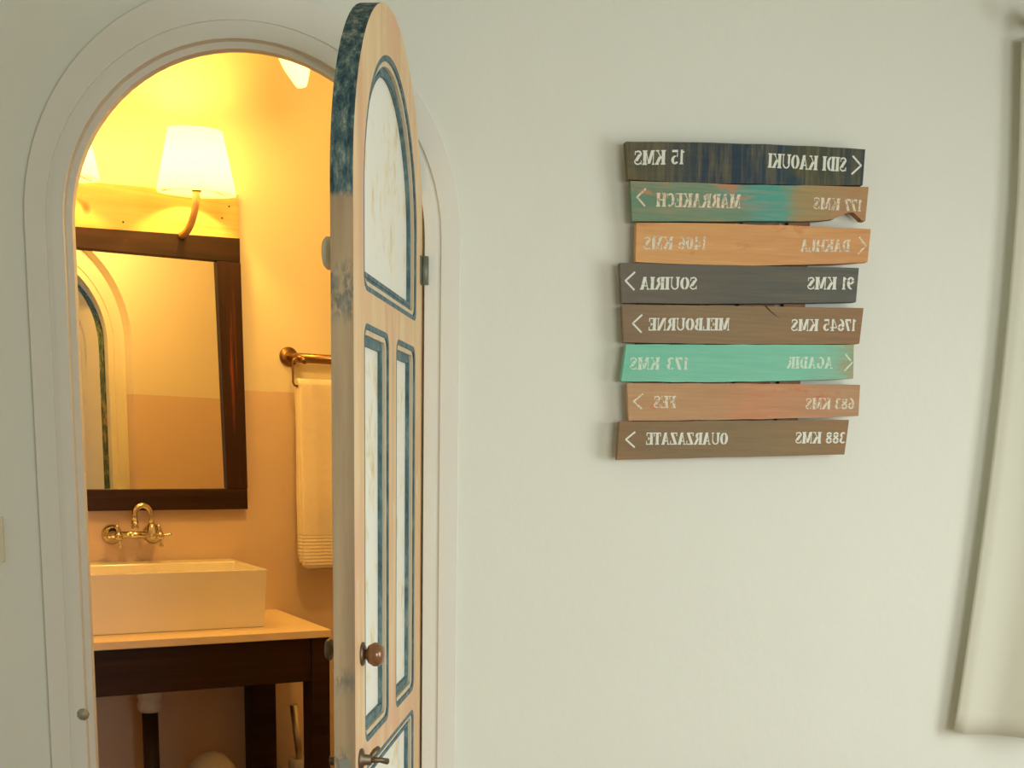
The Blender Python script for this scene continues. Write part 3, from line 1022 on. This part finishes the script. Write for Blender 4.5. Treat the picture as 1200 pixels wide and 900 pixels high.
# ------------------------------------------------------------------ faucet
fc, fo = bthing('wall_faucet', 'aged brass wall faucet with two cross handles above the basin', 'faucet', -0.113, 0, 1.113)
for u in (-0.181, -0.045):
    MB().lathe([(0, 0), (0.034, 0), (0.034, 0.004), (0.026, 0.012), (0.014, 0.016), (0.011, 0.03), (0.011, 0.05), (0, 0.05)], (u, -0.001, 1.113), (0, -1, 0), 26).build('escutcheon', M['brass'], fc, fo)
b = MB()
b.tube([(-0.181, -0.05, 1.113), (-0.045, -0.05, 1.113)], 0.012, 14)
b.tube([(-0.070, -0.05, 1.113), (-0.070, -0.09, 1.113)], 0.013, 14)
b.lathe([(0, -0.022), (0.012, -0.020), (0.019, -0.010), (0.021, 0.0), (0.019, 0.006), (0.017, 0.02), (0.011, 0.034), (0.009, 0.036), (0, 0.036)], (-0.070, -0.10, 1.118), (0, 0, 1), 24)
b.build('body', M['brass'], fc, fo)
s = MB()
pts = [(-0.070, -0.10, 1.145), (-0.070, -0.10, 1.180)]
for i in range(1, 15):
    an = PI * i / 14
    pts.append((-0.070 - 0.028 + 0.028 * math.cos(an), -0.10 - 0.01 * i / 14, 1.184 + 0.030 * math.sin(an)))
pts.append((-0.126, -0.11, 1.160))
s.tube(pts, [0.009] * (len(pts) - 1) + [0.0095], 14)
s.lathe([(0, 0), (0.011, 0), (0.0125, 0.006), (0.0125, 0.018), (0.0095, 0.024), (0, 0.024)], (-0.126, -0.11, 1.138), (0, 0, 1), 18)
s.build('spout', M['brass'], fc, fo)
for u in (-0.181, -0.045):
    h = MB()
    h.lathe([(0, 0), (0.010, 0), (0.012, 0.012), (0.008, 0.018), (0.008, 0.052), (0.013, 0.055), (0.013, 0.068), (0.007, 0.073), (0, 0.073)], (u, -0.05, 1.113), (0, -1, 0), 20)
    for k in range(4):
        an = PI / 2 * k + 0.12
        ex, ez = math.cos(an), math.sin(an)
        h.tube([(u, -0.112, 1.113), (u + 0.024 * ex, -0.112, 1.113 + 0.024 * ez), (u + 0.030 * ex, -0.112, 1.113 + 0.030 * ez), (u + 0.036 * ex, -0.112, 1.113 + 0.036 * ez), (u + 0.040 * ex, -0.112, 1.113 + 0.040 * ez)],
               [0.005, 0.0042, 0.0072, 0.0072, 0.002], 10)
    h.build('cross_handle', M['brass'], fc, fo)

# ------------------------------------------------------------------ washbasin
bs, bo2 = bthing('washbasin', 'white rectangular ceramic vessel basin standing on the cream worktop', 'basin', -0.115, 0.22, 0.8335)
x0, x1, y0, y1, z0, z1 = -0.45, 0.222, -0.432, -0.004, 0.8335, 1.022
m = MB()
wl = 0.014
bl = 0.012
m.add([(x0 + bl, y0 + bl, z0), (x1 - bl, y0 + bl, z0), (x1 - bl, y1, z0), (x0 + bl, y1, z0),
       (x0, y0, z1), (x1, y0, z1), (x1, y1, z1), (x0, y1, z1),
       (x0 + wl, y0 + wl, z1), (x1 - wl, y0 + wl, z1), (x1 - wl, y1 - 0.11, z1), (x0 + wl, y1 - 0.11, z1),
       (x0 + 0.05, y0 + 0.05, z0 + 0.07), (x1 - 0.05, y0 + 0.05, z0 + 0.07), (x1 - 0.05, y1 - 0.13, z0 + 0.07), (x0 + 0.05, y1 - 0.13, z0 + 0.07)],
      [(3, 2, 1, 0), (0, 1, 5, 4), (1, 2, 6, 5), (2, 3, 7, 6), (3, 0, 4, 7), (4, 5, 9, 8), (5, 6, 10, 9), (6, 7, 11, 10), (7, 4, 8, 11),
       (8, 9, 13, 12), (9, 10, 14, 13), (10, 11, 15, 14), (11, 8, 12, 15), (12, 13, 14, 15)])
m.build('bowl', M['porcelain'], bs, bo2, bevel=0.004, seg=3)
MB().lathe([(0, 0), (0.03, 0), (0.03, 0.003), (0.02, 0.004), (0, 0.004)], (-0.113, -0.24, z0 + 0.07), (0, 0, 1), 20).build('drain', M['brass'], bs, bo2)

# ------------------------------------------------------------------ vanity table
vt, vo = bthing('vanity_table', 'dark wooden washstand with a cream top under the white basin', 'table', -0.115, 0.28, 0)
MB().prism(rrect(-0.62, 0.392, 0.808, 0.833, 0), -0.556, -0.002).build('worktop', M['worktop'], vt, vo, bevel=0.002)
lu = [(0.328, 0.390), (-0.615, -0.553)]
for (a0, a1) in lu:
    MB().box(a0, a1, -0.545, -0.455, 0, 0.8075).build('leg', M['table_wood'], vt, vo, bevel=0.002)
for (a0, a1) in ((0.262, 0.352), (-0.585, -0.495)):
    MB().box(a0, a1, -0.095, -0.005, 0, 0.8075).build('leg', M['table_wood'], vt, vo, bevel=0.002)
MB().box(-0.5525, 0.3275, -0.540, -0.512, 0.664, 0.8075).build('apron', M['table_wood'], vt, vo, bevel=0.002)
MB().box(-0.4945, 0.2615, -0.05, -0.022, 0.664, 0.8075).build('apron', M['table_wood'], vt, vo, bevel=0.002)
MB().box(0.335, 0.351, -0.4545, -0.0955, 0.664, 0.8075).build('apron', M['table_wood'], vt, vo, bevel=0.002)

# drain trap under the table
tr, to = bthing('basin_trap', 'white trap nuts on a dark drain pipe below the washstand', 'pipe', -0.13, 0.25, 0)
MB().lathe([(0, 0.545), (0.030, 0.545), (0.040, 0.554), (0.040, 0.574), (0.035, 0.580), (0.035, 0.590), (0.039, 0.596), (0.039, 0.66), (0.02, 0.67), (0.02, 0.8), (0, 0.8)], (-0.13, -0.25, 0), (0, 0, 1), 24).build('trap_nut', M['white_plastic'], tr, to)
MB().tube([(-0.13, -0.25, 0.546), (-0.13, -0.25, 0.0)], 0.026, 18).build('drain_pipe', M['dark_pipe'], tr, to)

# toilet brush
tb, tbo = bthing('toilet_brush', 'toilet brush with a steel handle in a white holder behind the washstand leg', 'brush', 0.43, 0.10, 0)
MB().tube([(0.443, -0.10, 0.22), (0.417, -0.10, 0.495)], [0.012, 0.015], 16).build('handle', M['chrome'], tb, tbo)
MB().lathe([(0, 0), (0.048, 0), (0.050, 0.01), (0.044, 0.28), (0.040, 0.29), (0.016, 0.291), (0, 0.291)], (0.440, -0.10, 0.0), (0, 0, 1), 24).build('holder', M['white_plastic'], tb, tbo)

# white bin
wb, wo = bthing('waste_bin', 'white bin with a domed lid on the floor under the washstand', 'bin', 0.07, 0.25, 0)
MB().lathe([(0, 0), (0.085, 0), (0.092, 0.02), (0.095, 0.27), (0, 0.27)], (0.07, -0.25, 0), (0, 0, 1), 30).build('bin_body', M['white_plastic'], wb, wo)
MB().lathe([(0.097, 0.27), (0.099, 0.285), (0.094, 0.305), (0.072, 0.345), (0.045, 0.375), (0.015, 0.388), (0, 0.389)], (0.07, -0.25, 0), (0, 0, 1), 30).build('lid', M['white_plastic'], wb, wo)

# ------------------------------------------------------------------ towel holder and towel
th, tho = bthing('towel_holder', 'bronze towel rail with a wire towel loop, right of the mirror', 'towel rail', 0.45, 0, 1.727)
MB().lathe([(0, 0), (0.034, 0), (0.034, 0.004), (0.030, 0.010), (0.018, 0.014), (0, 0.014)], (0.449, -0.001, 1.727), (0, -1, 0), 26).build('flange', M['bronze'], th, tho)
MB().tube([(0.449, -0.012, 1.727), (0.455, -0.075, 1.722), (0.460, -0.125, 1.712)], [0.014, 0.013, 0.010], 14).build('post', M['bronze'], th, tho)
MB().lathe([(0, 0), (0.011, 0), (0.014, 0.006), (0.012, 0.014), (0, 0.017)], (0.461, -0.122, 1.710), (0.05, -1, -0.08), 18).build('end_knob', M['bronze'], th, tho)
MB().tube([(0.450, -0.045, 1.722), (0.95, -0.045, 1.722)], 0.0165, 14).build('bar', M['bronze'], th, tho)
wp = [(0.462, -0.11, 1.716), (0.440, -0.11, 1.716), (0.430, -0.11, 1.712), (0.427, -0.11, 1.700), (0.427, -0.11, 1.635), (0.432, -0.11, 1.624), (0.445, -0.11, 1.622), (0.69, -0.11, 1.622), (0.700, -0.11, 1.630), (0.702, -0.11, 1.716), (0.702, -0.06, 1.722)]
MB().tube(wp, 0.0035, 8).build('wire_loop', M['bronze'], th, tho)
MB().lathe([(0, 0), (0.034, 0), (0.034, 0.004), (0.018, 0.014), (0, 0.014)], (0.95, -0.001, 1.722), (0, -1, 0), 26).build('flange', M['bronze'], th, tho)
MB().tube([(0.95, -0.012, 1.722), (0.95, -0.050, 1.722)], 0.013, 14).build('post', M['bronze'], th, tho)

tw, two = bthing('towel', 'folded white terry towel hanging from the wire loop right of the mirror', 'towel', 0.56, 0.11, 0.985)
m = MB()


def towel_sheet(m, xl, xr, ybase, zbot, ztop, skew, seed):
    rn = random.Random(seed)
    nx, nz = 26, 34
    vs = []
    for side in (0, 1):
        for j in range(nz + 1):
            z = zbot + (ztop - zbot) * j / nz
            for i in range(nx + 1):
                f = i / nx
                xx = xl + (xr - xl) * f + skew * (1 - j / nz)
                y = ybase + 0.003 * math.sin(f * 16 + seed) * (0.4 + 0.6 * (1 - j / nz)) + 0.002 * math.sin(j * 0.3 + seed)
                edge = min(f, 1 - f) * (xr - xl)
                thk = 0.007 * min(1, (edge / 0.008) ** 0.5) * min(1, (j / nz * (ztop - zbot) / 0.008) ** 0.5 + 0.05)
                y += (-thk if side == 0 else thk)
                zz = z + (0.012 * max(0, 1 - f * 8) if j == 0 else 0)
                vs.append((xx, y, zz))
    N1 = (nx + 1) * (nz + 1)
    fs = []
    for side in (0, 1):
        for j in range(nz):
            for i in range(nx):
                a = side * N1 + j * (nx + 1) + i
                q = (a, a + 1, a + nx + 2, a + nx + 1)
                fs.append(q if side == 0 else tuple(reversed(q)))
    for j in range(nz):
        for i in (0, nx):
            a = j * (nx + 1) + i
            fs.append((a, a + nx + 1, a + nx + 1 + N1, a + N1))
    for i in range(nx):
        fs.append((i, i + 1, i + 1 + N1, i + N1))
    m.add(vs, fs, 0, True)


towel_sheet(m, 0.4385, 0.676, -0.1265, 0.985, 1.628, 0.010, 1)
towel_sheet(m, 0.4375, 0.678, -0.0955, 1.015, 1.628, 0.002, 4)
towel_sheet(m, 0.4365, 0.677, -0.1105, 1.000, 1.612, 0.005, 2)
# the fold that lies over the wire
fold = []
nf, nx = 10, 26
for i in range(nx + 1):
    f = i / nx
    x = 0.4385 + (0.677 - 0.4385) * f
    for k in range(nf + 1):
        an = PI * k / nf
        fold.append((x, -0.111 - 0.0225 * math.cos(an), 1.626 + 0.022 * math.sin(an)))
fs = [(i * (nf + 1) + k, i * (nf + 1) + k + 1, (i + 1) * (nf + 1) + k + 1, (i + 1) * (nf + 1) + k) for i in range(nx) for k in range(nf)]
m.add(fold, fs, 0, True)
m.add(fold[:nf + 1], [tuple(range(nf + 1))])
m.add(fold[-nf - 1:], [tuple(reversed(range(nf + 1)))])
m.build('cloth', M['towel'], tw, two)
